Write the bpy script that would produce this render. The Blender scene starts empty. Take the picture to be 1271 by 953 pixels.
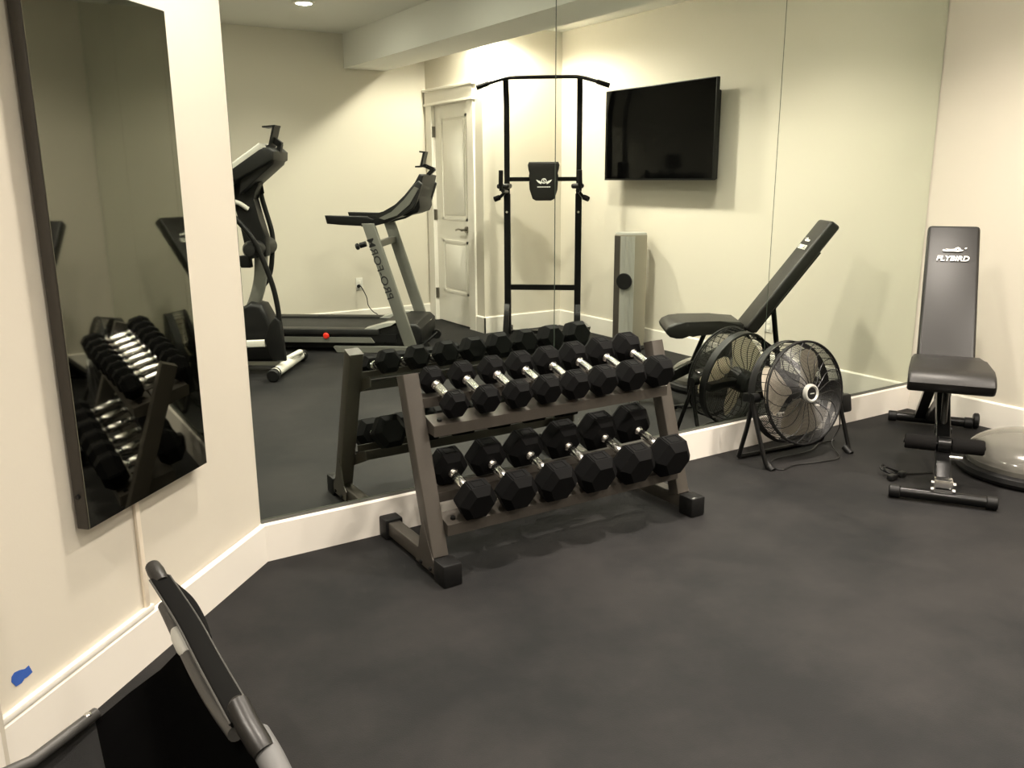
import bpy, bmesh, math, random
from mathutils import Vector, Matrix, Euler
random.seed(7)
SC = bpy.context.scene
COL = SC.collection
PI = math.pi
R2 = 2 ** -.5

# ------------------------------------------------------------------ camera
cd = bpy.data.cameras.new('camera'); cam = bpy.data.objects.new('camera', cd); COL.objects.link(cam)
cd.sensor_fit = 'HORIZONTAL'; cd.sensor_width = 36.0; cd.lens = 36.0 * 1056.0 / 1271.0
cd.clip_start = .02; cd.clip_end = 50
PITCH, YAW, ROLL = .23774, .56151, -.00566
d = Vector((math.sin(YAW) * math.cos(PITCH), math.cos(YAW) * math.cos(PITCH), -math.sin(PITCH)))
r = Vector((math.cos(YAW), -math.sin(YAW), 0)); u = r.cross(d)
r2 = math.cos(ROLL) * r + math.sin(ROLL) * u; u2 = -math.sin(ROLL) * r + math.cos(ROLL) * u
M = Matrix((r2, u2, -d)).transposed().to_4x4(); M.translation = Vector((-4.6962, -2.9525, 1.3725))
cam.matrix_world = M
SC.camera = cam
# ------------------------------------------------------------------ world, exposure
w = bpy.data.worlds.new('world'); SC.world = w; w.use_nodes = True
w.node_tree.nodes['Background'].inputs[0].default_value = (.9, .85, .75, 1)
w.node_tree.nodes['Background'].inputs[1].default_value = .02
SC.view_settings.view_transform = 'Standard'; SC.view_settings.look = 'None'
SC.view_settings.gamma = 1; SC.view_settings.use_curve_mapping = False
SC.view_settings.exposure = 1.72
LAMP_W = 62
LAMP_COL = (1.0, .90, .785)

# ------------------------------------------------------------------ materials
def mat(name, col, rough=.5, metal=0, spec=.5, noise=None, bump=None, coat=0, trans=0):
    m = bpy.data.materials.new(name); m.use_nodes = True
    nt = m.node_tree; b = nt.nodes['Principled BSDF']
    b.inputs['Base Color'].default_value = (*col, 1); b.inputs['Roughness'].default_value = rough
    b.inputs['Metallic'].default_value = metal; b.inputs['Specular IOR Level'].default_value = spec
    if coat: b.inputs['Coat Weight'].default_value = coat; b.inputs['Coat Roughness'].default_value = .08
    if trans: b.inputs['Transmission Weight'].default_value = trans
    tc = nt.nodes.new('ShaderNodeTexCoord')
    if noise:                                   # (scale, amount) mottled colour variation
        n = nt.nodes.new('ShaderNodeTexNoise'); n.inputs['Scale'].default_value = noise[0]; n.inputs['Detail'].default_value = 6
        nt.links.new(tc.outputs['Object'], n.inputs['Vector'])
        mx = nt.nodes.new('ShaderNodeMix'); mx.data_type = 'RGBA'
        mx.inputs[6].default_value = (*[c * (1 - noise[1]) for c in col], 1)
        mx.inputs[7].default_value = (*[min(1, c * (1 + noise[1])) for c in col], 1)
        nt.links.new(n.outputs['Fac'], mx.inputs[0]); nt.links.new(mx.outputs[2], b.inputs['Base Color'])
    if bump:                                    # (scale, strength, distance)
        n = nt.nodes.new('ShaderNodeTexNoise'); n.inputs['Scale'].default_value = bump[0]; n.inputs['Detail'].default_value = 4
        nt.links.new(tc.outputs['Object'], n.inputs['Vector'])
        bp = nt.nodes.new('ShaderNodeBump'); bp.inputs['Strength'].default_value = bump[1]; bp.inputs['Distance'].default_value = bump[2]
        nt.links.new(n.outputs['Fac'], bp.inputs['Height']); nt.links.new(bp.outputs['Normal'], b.inputs['Normal'])
    return m

WALL = mat('wall_paint', (.635, .592, .505), .75, spec=.3, bump=(180, .08, .002))
CEIL = mat('ceiling_paint', (.84, .83, .78), .85, spec=.2)
WHITE = mat('white_trim', (.80, .76, .69), .4, noise=(6, .02))
DOORW = mat('door_white', (.84, .81, .74), .6, noise=(3, .02))
MIRROR = mat('mirror_glass', (.80, .86, .78), .0, 1)
MIREDGE = mat('mirror_edge', (.10, .13, .10), .25, .3)
SMART = mat('dark_mirror_glass', (.19, .195, .165), .03, 1)
SMARTFR = mat('smart_mirror_frame', (.030, .025, .019), .5, noise=(60, .15))
RACK = mat('rack_grey_steel', (.052, .045, .037), .45, .2, noise=(90, .08))
RUB = mat('black_rubber', (.0022, .0022, .0023), .7, spec=.11, bump=(300, .15, .001))
RUB2 = mat('black_rubber_cap', (.0045, .0045, .0045), .5, spec=.25)
CHROME = mat('chrome', (.95, .94, .92), .2, 1)
BLACKM = mat('black_metal', (.0035, .0035, .0035), .3, .0, spec=.25, coat=.06)
BLACKP = mat('black_plastic', (.006, .006, .006), .45, spec=.3)
DGREY = mat('dark_grey_plastic', (.014, .014, .0135), .45, spec=.35)
LEATHER = mat('black_vinyl', (.010, .009, .008), .42, spec=.34, bump=(420, .25, .001))
FOAM = mat('black_foam', (.0055, .005, .0048), .85, spec=.15, bump=(250, .3, .002))
SILVER = mat('silver_paint', (.165, .165, .145), .42, .2, noise=(30, .05))
LSILVER = mat('light_silver', (.50, .50, .46), .35, .3)
WSILVER = mat('white_plastic', (.72, .70, .64), .4)
PRINT = mat('white_print', (.85, .84, .80), .5)
DPRINT = mat('dark_print', (.01, .01, .01), .5)
BLADE = mat('brushed_aluminium', (.80, .74, .63), .38, .35, noise=(40, .08))
WIRE = mat('black_wire', (.006, .006, .006), .35)
RED = mat('red_plastic', (.75, .03, .015), .4)
TAPE = mat('blue_tape', (.03, .10, .42), .65, noise=(60, .1))
RACEWAY = mat('cord_cover', (.74, .66, .54), .5)
RACEW = mat('cord_cover_white', (.82, .79, .72), .45)
SCREEN = mat('tv_screen', (.0012, .0012, .0012), .08, spec=.16)
NICKEL = mat('brushed_nickel', (.30, .28, .24), .3, 1)
BOSU = mat('grey_dome', (.125, .120, .105), .16, spec=.5, coat=.4, noise=(3, .05))
BELT = mat('treadmill_belt', (.012, .012, .0115), .6, bump=(200, .2, .001))
FABRIC = mat('black_sling_fabric', (.0015, .0015, .0015), .9, spec=.05, bump=(500, .3, .001))
GFABRIC = mat('dark_grey_fabric', (.010, .0095, .009), .8, bump=(500, .3, .001))
GTUBE = mat('grey_frame_tube', (.06, .058, .054), .45, .2, noise=(120, .12))
GSTRAP = mat('arm_strap_black', (.0035, .0034, .0032), .75, spec=.08)
GSLEEVE = mat('grey_sleeve', (.12, .12, .118), .65)
GCAP = mat('grey_end_cap', (.012, .011, .0095), .4)
TOWERFAN = mat('tower_heater_silver', (.36, .33, .27), .35, .6)

def floor_mat():
    m = bpy.data.materials.new('rubber_floor'); m.use_nodes = True; nt = m.node_tree; b = nt.nodes['Principled BSDF']
    tc = nt.nodes.new('ShaderNodeTexCoord')
    def noise(sc, det, ro=.55):
        n = nt.nodes.new('ShaderNodeTexNoise'); n.inputs['Scale'].default_value = sc; n.inputs['Detail'].default_value = det
        n.inputs['Roughness'].default_value = ro; nt.links.new(tc.outputs['Object'], n.inputs['Vector']); return n
    n1 = noise(1.6, 8, .65); n2 = noise(7, 6); n3 = noise(260, 2)
    cr = nt.nodes.new('ShaderNodeValToRGB'); nt.links.new(n1.outputs['Fac'], cr.inputs[0])
    cr.color_ramp.elements[0].position = .40; cr.color_ramp.elements[0].color = (.0062, .0063, .0067, 1)
    cr.color_ramp.elements[1].position = .61; cr.color_ramp.elements[1].color = (.0158, .0148, .0146, 1)
    mx = nt.nodes.new('ShaderNodeMix'); mx.data_type = 'RGBA'; mx.blend_type = 'MULTIPLY'; mx.inputs[0].default_value = .45
    cr2 = nt.nodes.new('ShaderNodeValToRGB'); nt.links.new(n2.outputs['Fac'], cr2.inputs[0])
    cr2.color_ramp.elements[0].position = .3; cr2.color_ramp.elements[0].color = (.62, .62, .62, 1)
    cr2.color_ramp.elements[1].position = .7; cr2.color_ramp.elements[1].color = (1.25, 1.22, 1.2, 1)
    nt.links.new(cr.outputs[0], mx.inputs[6]); nt.links.new(cr2.outputs[0], mx.inputs[7])
    nt.links.new(mx.outputs[2], b.inputs['Base Color'])
    b.inputs['Roughness'].default_value = .68; b.inputs['Specular IOR Level'].default_value = .22
    bp = nt.nodes.new('ShaderNodeBump'); bp.inputs['Strength'].default_value = .35; bp.inputs['Distance'].default_value = .002
    nt.links.new(n3.outputs['Fac'], bp.inputs['Height']); nt.links.new(bp.outputs['Normal'], b.inputs['Normal'])
    return m
FLOOR = floor_mat()

def emis(name, col, s):
    m = bpy.data.materials.new(name); m.use_nodes = True; nt = m.node_tree
    b = nt.nodes['Principled BSDF']; b.inputs['Emission Color'].default_value = (*col, 1); b.inputs['Emission Strength'].default_value = s
    return m
LENS = emis('lamp_lens', (1, .93, .8), 60)

# ------------------------------------------------------------------ mesh helpers
def mk(ops):
    bm = bmesh.new()
    for f in ops: f(bm)
    return bm
def obj(name, bm, m, parent=None, smooth=35):
    bmesh.ops.recalc_face_normals(bm, faces=bm.faces)
    me = bpy.data.meshes.new(name); bm.to_mesh(me); bm.free()
    if smooth:
        me.polygons.foreach_set('use_smooth', [True] * len(me.polygons)); me.set_sharp_from_angle(angle=math.radians(smooth))
    o = bpy.data.objects.new(name, me); COL.objects.link(o)
    if m: me.materials.append(m)
    if parent: o.parent = parent
    return o
def tag(o, label, cat, group=None):
    o['label'] = label; o['category'] = cat
    if group: o['group'] = group
    return o
def thing(name, label, cat, loc=(0, 0, 0), rot=(0, 0, 0), group=None):
    o = bpy.data.objects.new(name, None); COL.objects.link(o); o.empty_display_size = .1
    o.location = loc; o.rotation_euler = rot
    return tag(o, label, cat, group)
def struct(name, bm, m, parent=None, smooth=0):
    o = obj(name, bm, m, parent, smooth)
    if not parent: o['kind'] = 'structure'
    return o
def box(c, s, M=None, bev=0, seg=2):
    def f(bm):
        g = bmesh.ops.create_cube(bm, size=1)['verts']
        for v in g: v.co = Vector((v.co.x * s[0] + c[0], v.co.y * s[1] + c[1], v.co.z * s[2] + c[2]))
        if M is not None: bmesh.ops.transform(bm, matrix=M, verts=g)
        if bev:
            es = list({e for v in g for e in v.link_edges})
            bmesh.ops.bevel(bm, geom=es, offset=bev, segments=seg, affect='EDGES', profile=.5)
    return f
def bb(x0, x1, y0, y1, z0, z1, **k): return box(((x0 + x1) / 2, (y0 + y1) / 2, (z0 + z1) / 2), (abs(x1 - x0), abs(y1 - y0), abs(z1 - z0)), **k)
def sweep(pts, sec, up=None, closed=False, caps=True, radii=None):
    """sweep section [(x,y)] along points"""
    pts = [Vector(p) for p in pts]
    def f(bm):
        n = len(pts); rings = []; side = None
        for i, p in enumerate(pts):
            a = pts[i - 1] if (i > 0 or closed) else p; b = pts[(i + 1) % n] if (i < n - 1 or closed) else p
            t1 = (p - a).normalized() if (p - a).length > 1e-9 else None; t2 = (b - p).normalized() if (b - p).length > 1e-9 else None
            t = (t1 + t2).normalized() if t1 is not None and t2 is not None else (t1 if t1 is not None else t2)
            if up is not None: s = t.cross(Vector(up)).normalized()
            elif side is None:
                ref = Vector((0, 0, 1)) if abs(t.z) < .9 else Vector((1, 0, 0)); s = t.cross(ref).normalized()
            else: s = (side - t * side.dot(t)).normalized()
            side = s; q = s.cross(t).normalized(); k = radii[i] if radii else 1
            m = 1
            if t1 is not None and t2 is not None: m = 1 / max(.5, math.sqrt((1 + t1.dot(t2)) / 2))
            rings.append([bm.verts.new(p + (s * x * m + q * y) * k) for x, y in sec])
        L = len(sec)
        for i in range(n if closed else n - 1):
            A, B = rings[i], rings[(i + 1) % n]
            for j in range(L): bm.faces.new((A[j], A[(j + 1) % L], B[(j + 1) % L], B[j]))
        if caps and not closed:
            bm.faces.new(rings[0][::-1]); bm.faces.new(rings[-1])
    return f
def circ(r, n=14): return [(r * math.cos(2 * PI * i / n), r * math.sin(2 * PI * i / n)) for i in range(n)]
def tube(pts, r, n=14, **k): return sweep(pts, circ(r, n), **k)
def rect(w, h, b=0):
    if not b: return [(-w / 2, -h / 2), (w / 2, -h / 2), (w / 2, h / 2), (-w / 2, h / 2)]
    o = []
    for sx, sy, a0 in ((1, -1, -90), (1, 1, 0), (-1, 1, 90), (-1, -1, 180)):
        for k in range(4):
            a = math.radians(a0 + 30 * k); o.append((sx * (w / 2 - b) + b * math.cos(a), sy * (h / 2 - b) + b * math.sin(a)))
    return o
def bar(p, q, w, h, up=(0, 0, 1), b=0): return sweep([p, q], rect(w, h, b), up=up)
def curve(pts, n=8):
    """Catmull-Rom through points"""
    P = [Vector(p) for p in pts]; P = [2 * P[0] - P[1]] + P + [2 * P[-1] - P[-2]]; out = []
    for i in range(1, len(P) - 2):
        for k in range(n):
            t = k / n; a, b, c, e = P[i - 1], P[i], P[i + 1], P[i + 2]
            out.append(.5 * ((2 * b) + (c - a) * t + (2 * a - 5 * b + 4 * c - e) * t * t + (3 * b - a - 3 * c + e) * t ** 3))
    out.append(P[-2]); return out
def lathe(prof, c=(0, 0, 0), axis=(0, 0, 1), n=32, M=None):
    ax = Vector(axis).normalized(); q = Vector((0, 0, 1)).rotation_difference(ax).to_matrix()
    def f(bm):
        rings = []
        for rr, z in prof:
            if rr < 1e-6: rings.append([bm.verts.new(Vector(c) + q @ Vector((0, 0, z)))])
            else: rings.append([bm.verts.new(Vector(c) + q @ Vector((rr * math.cos(2 * PI * i / n), rr * math.sin(2 * PI * i / n), z))) for i in range(n)])
        for A, B in zip(rings, rings[1:]):
            for j in range(n):
                k = (j + 1) % n
                if len(A) == 1 and len(B) == 1: continue
                if len(A) == 1: bm.faces.new((A[0], B[j], B[k]))
                elif len(B) == 1: bm.faces.new((A[j], A[k], B[0]))
                else: bm.faces.new((A[j], A[k], B[k], B[j]))
    return f
def cyl(c, r, h, axis=(0, 0, 1), n=24, b=0):
    pr = [(0, -h / 2), (r - b, -h / 2), (r, -h / 2 + b), (r, h / 2 - b), (r - b, h / 2), (0, h / 2)] if b else [(0, -h / 2), (r, -h / 2), (r, h / 2), (0, h / 2)]
    return lathe(pr, c, axis, n)
def prism(out, y0, y1, bev=0, seg=3, plane='xz', wfun=None):
    """outline in xz (or xy) extruded between y0,y1"""
    def f(bm):
        mkv = (lambda p, y: (p[0], y, p[1])) if plane == 'xz' else ((lambda p, y: (p[0], p[1], y)) if plane == 'xy' else (lambda p, y: (y, p[0], p[1])))
        A = [bm.verts.new(mkv(p, y0)) for p in out]; B = [bm.verts.new(mkv(p, y1)) for p in out]; n = len(out)
        fs = [bm.faces.new(A), bm.faces.new(B[::-1])]
        for i in range(n): fs.append(bm.faces.new((A[i], B[i], B[(i + 1) % n], A[(i + 1) % n])))
        vs = A + B
        if bev:
            es = list(fs[0].edges) + list(fs[1].edges)
            res = bmesh.ops.bevel(bm, geom=es, offset=bev, segments=seg, affect='EDGES', profile=.5)
            vs = [v for v in bm.verts]
        if wfun:
            for v in vs:
                if v.is_valid: v.co.y *= wfun(v.co.x, v.co.z)
    return f
def xf(f, M):
    def g(bm):
        old = set(bm.verts); f(bm)
        bmesh.ops.transform(bm, matrix=M, verts=[v for v in bm.verts if v not in old])
    return g
def text_mesh(name, s, size, M, m, parent, shear=0, depth=.0006, offset=0, sx=1):
    c = bpy.data.curves.new(name, 'FONT'); c.body = s; c.size = size; c.space_character = 1.04 if s.startswith('PRO') else 1; c.align_x = 'CENTER'; c.align_y = 'CENTER'
    c.shear = shear; c.extrude = depth; c.offset = offset
    t = bpy.data.objects.new(name, c); COL.objects.link(t)
    bpy.context.view_layer.update()
    me = bpy.data.meshes.new_from_object(t.evaluated_get(bpy.context.evaluated_depsgraph_get()))
    bpy.data.objects.remove(t)
    me.transform(M @ Matrix.Diagonal((sx, 1, 1, 1))); me.materials.clear(); me.materials.append(m)
    o = bpy.data.objects.new(name, me); COL.objects.link(o); o.parent = parent
    return o
def frame_m(x, y, z, p):
    M = Matrix((Vector(x), Vector(y), Vector(z))).transposed().to_4x4(); M.translation = Vector(p); return M

# ------------------------------------------------------------------ room
L, BH, HC, HB = 3.93, .148, 2.628, 2.337
YT, YB, XD = -3.64, -4.712, -.835
XB0, XB1 = -1.642, -1.236
WY = .007          # wall face behind the mirror glass; glass front is y = 0
struct('floor', mk([bb(-7.6, .1, -4.9, .12, -.1, 0)]), FLOOR)
struct('ceiling', mk([bb(-7.6, .1, -4.9, .12, HC, HC + .1)]), CEIL)
struct('wall_front', mk([bb(-L - .05, .1, WY, WY + .1, 0, HC)]), WALL)
struct('wall_right', mk([bb(0, .1, YT, WY, 0, HC)]), WALL)
struct('wall_nook', mk([bb(XD, 0, YT - .1, YT, 0, HC)]), WALL)
struct('wall_door', mk([bb(XD, XD + .1, YB, -4.585, 0, HC), bb(XD, XD + .1, -3.875, YT - .1, 0, HC), bb(XD, XD + .1, -4.585, -3.875, 2.05, HC)]), WALL)
struct('wall_back', mk([bb(-7.5, XD + .1, YB - .1, YB, 0, HC)]), WALL)
DL = Matrix.Translation((-L, 0, 0)) @ Matrix.Rotation(math.radians(225), 4, 'Z')     # local x along left wall away from the corner, y into the room
SE = 1.236
struct('wall_left', mk([bb(-.1, SE, -.1, 0, 0, HC, M=DL)]), WALL)
ex, ey = -L - SE * R2, -SE * R2
struct('wall_return', mk([bb(-7.5, ex + .03, ey, ey + .1, 0, HC)]), WALL)
struct('wall_far', mk([bb(-7.6, -7.5, YB, ey, 0, HC)]), WALL)
struct('trim_beam', mk([bb(XB0, XB1, YB, 0, HB, HC)]), CEIL)
T = .015
def base_prof(y0=0):
    return [(y0, 0), (y0 + T, 0), (y0 + T, BH - .008), (y0 + T - .006, BH), (y0, BH)]
def baseboard(name, p, q):
    p = Vector((*p, 0)); q = Vector((*q, 0)); t = (q - p).normalized(); n = Vector((-t.y, t.x, 0))
    M = frame_m(t, n, (0, 0, 1), p)
    f = prism([(a, b) for a, b in base_prof()], 0, (q - p).length, plane='yz')
    struct(name, mk([xf(f, M)]), WHITE)
baseboard('baseboard_front', (0, WY - .007), (-L - .006, WY - .007))   # runs left, its outward side faces the room
baseboard('baseboard_right', (0, YT), (0, 0))
baseboard('baseboard_nook', (XD - T, YT), (0, YT))
baseboard('baseboard_door', (XD, YT - .13), (XD, YT + T))
baseboard('baseboard_back', (-7.5, YB), (XD, YB))
baseboard('baseboard_left', (-L + .006, -.0), (ex - .012, ey - .012))
baseboard('baseboard_return', (ex, ey), (-7.5, ey))

# door in the nook's side wall (seen only in the mirror)
def yz(x0, x1, y0, y1, z0, z1, **k): return bb(x0, x1, y0, y1, z0, z1, **k)
dr = struct('door_1', mk([yz(XD + .02, XD + .055, -4.567, -3.893, .008, 2.03)]), DOORW)
def panel(z0, z1):
    y0, y1 = -4.44, -4.02 + .06
    def ring(bm):
        # raised moulding frame plus a raised field
        for a in (bb(XD + .012, XD + .022, y0, y0 + .022, z0, z1), bb(XD + .012, XD + .022, y1 - .022, y1, z0, z1),
                  bb(XD + .012, XD + .022, y0, y1, z0, z0 + .022), bb(XD + .012, XD + .022, y0, y1, z1 - .022, z1)): a(bm)
        box((XD + .0175, (y0 + y1) / 2, (z0 + z1) / 2), (.009, y1 - y0 - .09, z1 - z0 - .09), bev=.004)(bm)
    return ring
obj('door_panel', mk([panel(.99, 1.93)]), DOORW, dr); obj('door_panel', mk([panel(.30, .80)]), DOORW, dr)
h = obj('door_handle', mk([cyl((XD + .012, -3.97, .91), .03, .02, (1, 0, 0)), cyl((XD - .02, -3.97, .91), .011, .06, (1, 0, 0)),
                           tube(curve([(XD - .045, -3.965, .91), (XD - .047, -4.02, .915), (XD - .04, -4.08, .905)]), .009)]), NICKEL, dr)
for z in (.27, 1.03, 1.8): obj('hinge', mk([cyl((XD - .004, -4.573, z), .009, .1), bb(XD + .003, XD + .021, -4.585, -4.56, z - .05, z + .05)]), NICKEL, dr)
struct('trim_1', mk([bb(XD - .018, XD + .02, -4.69, -4.572, 0, 2.045, bev=.003), bb(XD - .018, XD + .02, -3.888, -3.775, 0, 2.045, bev=.003),
                     bb(XD - .022, XD + .02, -4.69, -3.775, 2.045, 2.16), bb(XD - .035, XD + .02, -4.705, -3.755, 2.035, 2.055, bev=.004),
                     bb(XD - .045, XD + .02, -4.708, -3.74, 2.16, 2.185, bev=.005),
                     bb(XD, XD + .09, -4.585, -4.569, 0, 2.045), bb(XD, XD + .09, -3.891, -3.875, 0, 2.045), bb(XD, XD + .09, -4.585, -3.875, 2.032, 2.05)]), WHITE)

# ------------------------------------------------------------------ recessed lights
def can(x, y, label, group=None, pw=1.0, cone=132, bl=.85):
    t = thing('recessed_light', label, 'ceiling light', (x, y, HC), group=group)
    obj('trim_ring', mk([lathe([(.055, -.002), (.058, -.009), (.082, -.006), (.088, 0), (.055, 0)])]), WHITE, t)
    obj('lamp_lens', mk([lathe([(0, -.016), (.035, -.014), (.062, -.006), (.066, 0), (0, 0)])]), LENS, t)
    ld = bpy.data.lights.new('lamp_glow', 'SPOT'); ld.energy = LAMP_W * pw; ld.color = LAMP_COL
    ld.spot_size = math.radians(cone); ld.spot_blend = bl; ld.shadow_soft_size = .07
    lo = bpy.data.objects.new('lamp_glow', ld); COL.objects.link(lo); lo.parent = t; lo.location = (0, 0, -.02)
can(-2.4, -3.53, 'round recessed ceiling light glowing in the ceiling left of the long beam', None, .8)
off = 'round white recessed ceiling light over the gym floor, outside the mirror view'
for x, y, p in [(-1.0, -.70, 1.0), (-1.0, -2.05, 1.25), (-2.4, -.70, 1.25), (-2.4, -2.05, .7), (-3.75, -.62, .72), (-3.8, -2.05, .8), (-3.8, -3.53, .7), (-5.4, -2.05, .9), (-5.4, -3.53, .7)]:
    can(x, y, off, 'recessed ceiling lights outside the view', p * 1.15)
can(-.93, -3.38, off, 'recessed ceiling lights outside the view', 1.45, 166, .35)

# ------------------------------------------------------------------ wall mirror panels
JX = [-L, -2.6235, -1.30, -.004]
nm = ['leftmost of the three tall wall mirror panels, beside the angled wall', 'middle of the three tall wall mirror panels, behind the dumbbell rack',
      'rightmost of the three tall wall mirror panels, next to the bench corner']
for i in range(3):
    x0, x1 = JX[i] + .0012, JX[i + 1] - .0012
    t = thing('wall_mirror', nm[i], 'mirror', ((x0 + x1) / 2, .003, BH + .004))
    hw, H = (x1 - x0) / 2, HC - BH - .006
    obj('backing', mk([bb(-hw, hw, -.0022, .0035, 0, H)]), MIREDGE, t, 0)
    obj('glass', mk([bb(-hw + .001, hw - .001, -.003, -.0024, .001, H - .001)]), MIRROR, t, 0)
tag(obj('mirror_channel', mk([bb(-L + .002, -.002, -.006, .004, BH, BH + .0035), bb(-L + .002, -.002, -.0065, -.005, BH, BH + .012)]), SILVER, None, 0),
    'thin metal channel holding the mirrors, along the top of the front baseboard', 'mirror channel')

# ------------------------------------------------------------------ smart mirror on the angled wall
S0, S1, Z0, Z1 = .362, .898, .505, 1.83
t = thing('smart_mirror', 'tall dark reflective smart mirror in a thin frame hanging on the angled left wall', 'wall mirror', tuple(DL @ Vector(((S0 + S1) / 2, 0, Z0))), (0, 0, math.radians(225)))
hw, H = (S1 - S0) / 2, Z1 - Z0
obj('frame', mk([bb(-hw, hw, .008, .043, 0, H, bev=.004)]), SMARTFR, t)
obj('mirror_glass', mk([bb(-hw + .003, hw - .003, .042, .0455, .003, H - .003)]), SMART, t, 0)
obj('wall_bracket', mk([bb(-.15, .15, .0, .010, .5, .9)]), BLACKM, t, 0)
obj('side_button', mk([cyl((hw + .001, .026, .09), .006, .012, (1, 0, 0))]), BLACKP, t)
t = thing('cord_cover', 'beige stick-on cord cover running down from the smart mirror then along the left baseboard top', 'cord cover', tuple(DL @ Vector((.666, 0, .16))), (0, 0, math.radians(225)))
obj('vertical_channel', mk([bb(-.009, .009, 0, .012, -.004, .340, bev=.003)]), RACEWAY, t)
obj('horizontal_channel', mk([bb(-.02, .545, 0, .0155, -.0115, .006, bev=.0015)]), RACEW, t)
tp = tag(obj('tape_scrap', mk([xf(prism([(-.018, .004), (-.012, .013), (-.002, .017), (.008, .018), (.016, .025), (.021, .008), (.010, -.002), (.004, -.005), (-.002, -.014), (-.013, -.020), (-.020, -.008)][::-1], 0.0003, .0009),
       Matrix.Translation(DL @ Vector((1.126, 0, .222))) @ Matrix.Rotation(math.radians(225), 4, 'Z') @ Matrix(((-1.55, 0, 0, 0), (0, 1, 0, 0), (-.75, 0, 1.12, 0), (0, 0, 0, 1))))]), TAPE, None, 0), 'torn scrap of blue painter\'s tape stuck low on the left wall', 'tape')

# ------------------------------------------------------------------ dumbbell rack
RX0, RX1 = -3.437, -2.285
rk = thing('dumbbell_rack', 'grey steel two-tier dumbbell rack standing in front of the mirror', 'dumbbell rack', ((RX0 + RX1) / 2, -.29, 0))
ox = (RX0 + RX1) / 2; oy = -.29
def RP(x, y, z): return (x - ox, y - oy, z)
for xi, x in enumerate((RX0, RX1)):
    sg = 1 if xi == 0 else -1
    obj('foot_bar', mk([bar(RP(x, -.50, .045), RP(x, -.07, .045), .05, .055, b=.004)]), RACK, rk)
    obj('upright', mk([bar(RP(x, -.448, .07), RP(x, -.25, .692), .058, .062, up=(1, 0, 0), b=.004)]), RACK, rk)
    out = -1 if xi == 0 else 1
    obj('gusset_plate', mk([prism([(a - oy, b) for a, b in [(-.50, .022), (-.34, .022), (-.335, .065), (-.365, .085), (-.385, .16), (-.405, .20), (-.445, .12), (-.48, .07)]],
                                  x - ox + out * .029, x - ox + out * .034, plane='yz')]), RACK, rk)
    for yy, zz in ((-.46, .035), (-.385, .033)):
        obj('bolt', mk([cyl(RP(x + out * .037, yy, zz), .008, .008, (1, 0, 0), 6)]), BLACKM, rk)
    for y0, y1, nmf in ((-.565, -.485, 'f'), (-.085, -.017, 'b')):
        obj('rubber_foot', mk([bb(x - ox - .037, x - ox + .037, y0 - oy, y1 - oy, 0, .083, bev=.007)]), RUB2, rk)
def tier(fy, fz, by, bz, ww):
    # front rail: angle with top flange and lip; back rail: angle with lip
    x0, x1 = RX0 + .033 - ox, RX1 - .033 - ox
    fl_ = [(fy, fz), (fy, fz - .040), (fy + .004, fz - .040), (fy + .004, fz - .005), (fy + .075, fz + .018), (fy + .075, fz + .023)]
    obj('front_rail', mk([prism([(a - oy, b) for a, b in fl_], x0, x1, plane='yz')]), RACK, rk, 0)
    bk = [(by, bz), (by, bz - .036), (by + .085, bz - .010), (by + .085, bz - .004), (by + .005, bz - .029), (by + .004, bz)]
    obj('back_rail', mk([prism([(a - oy, b) for a, b in bk], x0, x1, plane='yz')]), RACK, rk, 0)
    for xx in (x0 + .003, x1 - .003):
        obj('end_plate', mk([prism([(a - oy, b) for a, b in [(fy + .006, fz - .002), (fy + .07, fz + .014), (by, bz - .034), (by + .09, bz - .008), (by + .09, bz - .045), (fy + .05, fz - .035), (fy + .006, fz - .038)]], xx - .0025, xx + .0025, plane='yz')]), RACK, rk, 0)
    for xx in (x0 + .035, x1 - .035):
        obj('bolt', mk([cyl((xx, fy + .028 - oy, fz + .012), .010, .012, (0, -.28, 1), 6)]), BLACKM, rk)
    obj('underside_brace', mk([bar((x0 + .3, fy + .05 - oy, fz - .012), (x0 + .3, by + .05 - oy, bz - .05), .05, .006)]), RACK, rk)
tier(-.385, .527, -.268, .600, 0)
tier(-.470, .185, -.350, .262, 0)

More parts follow.
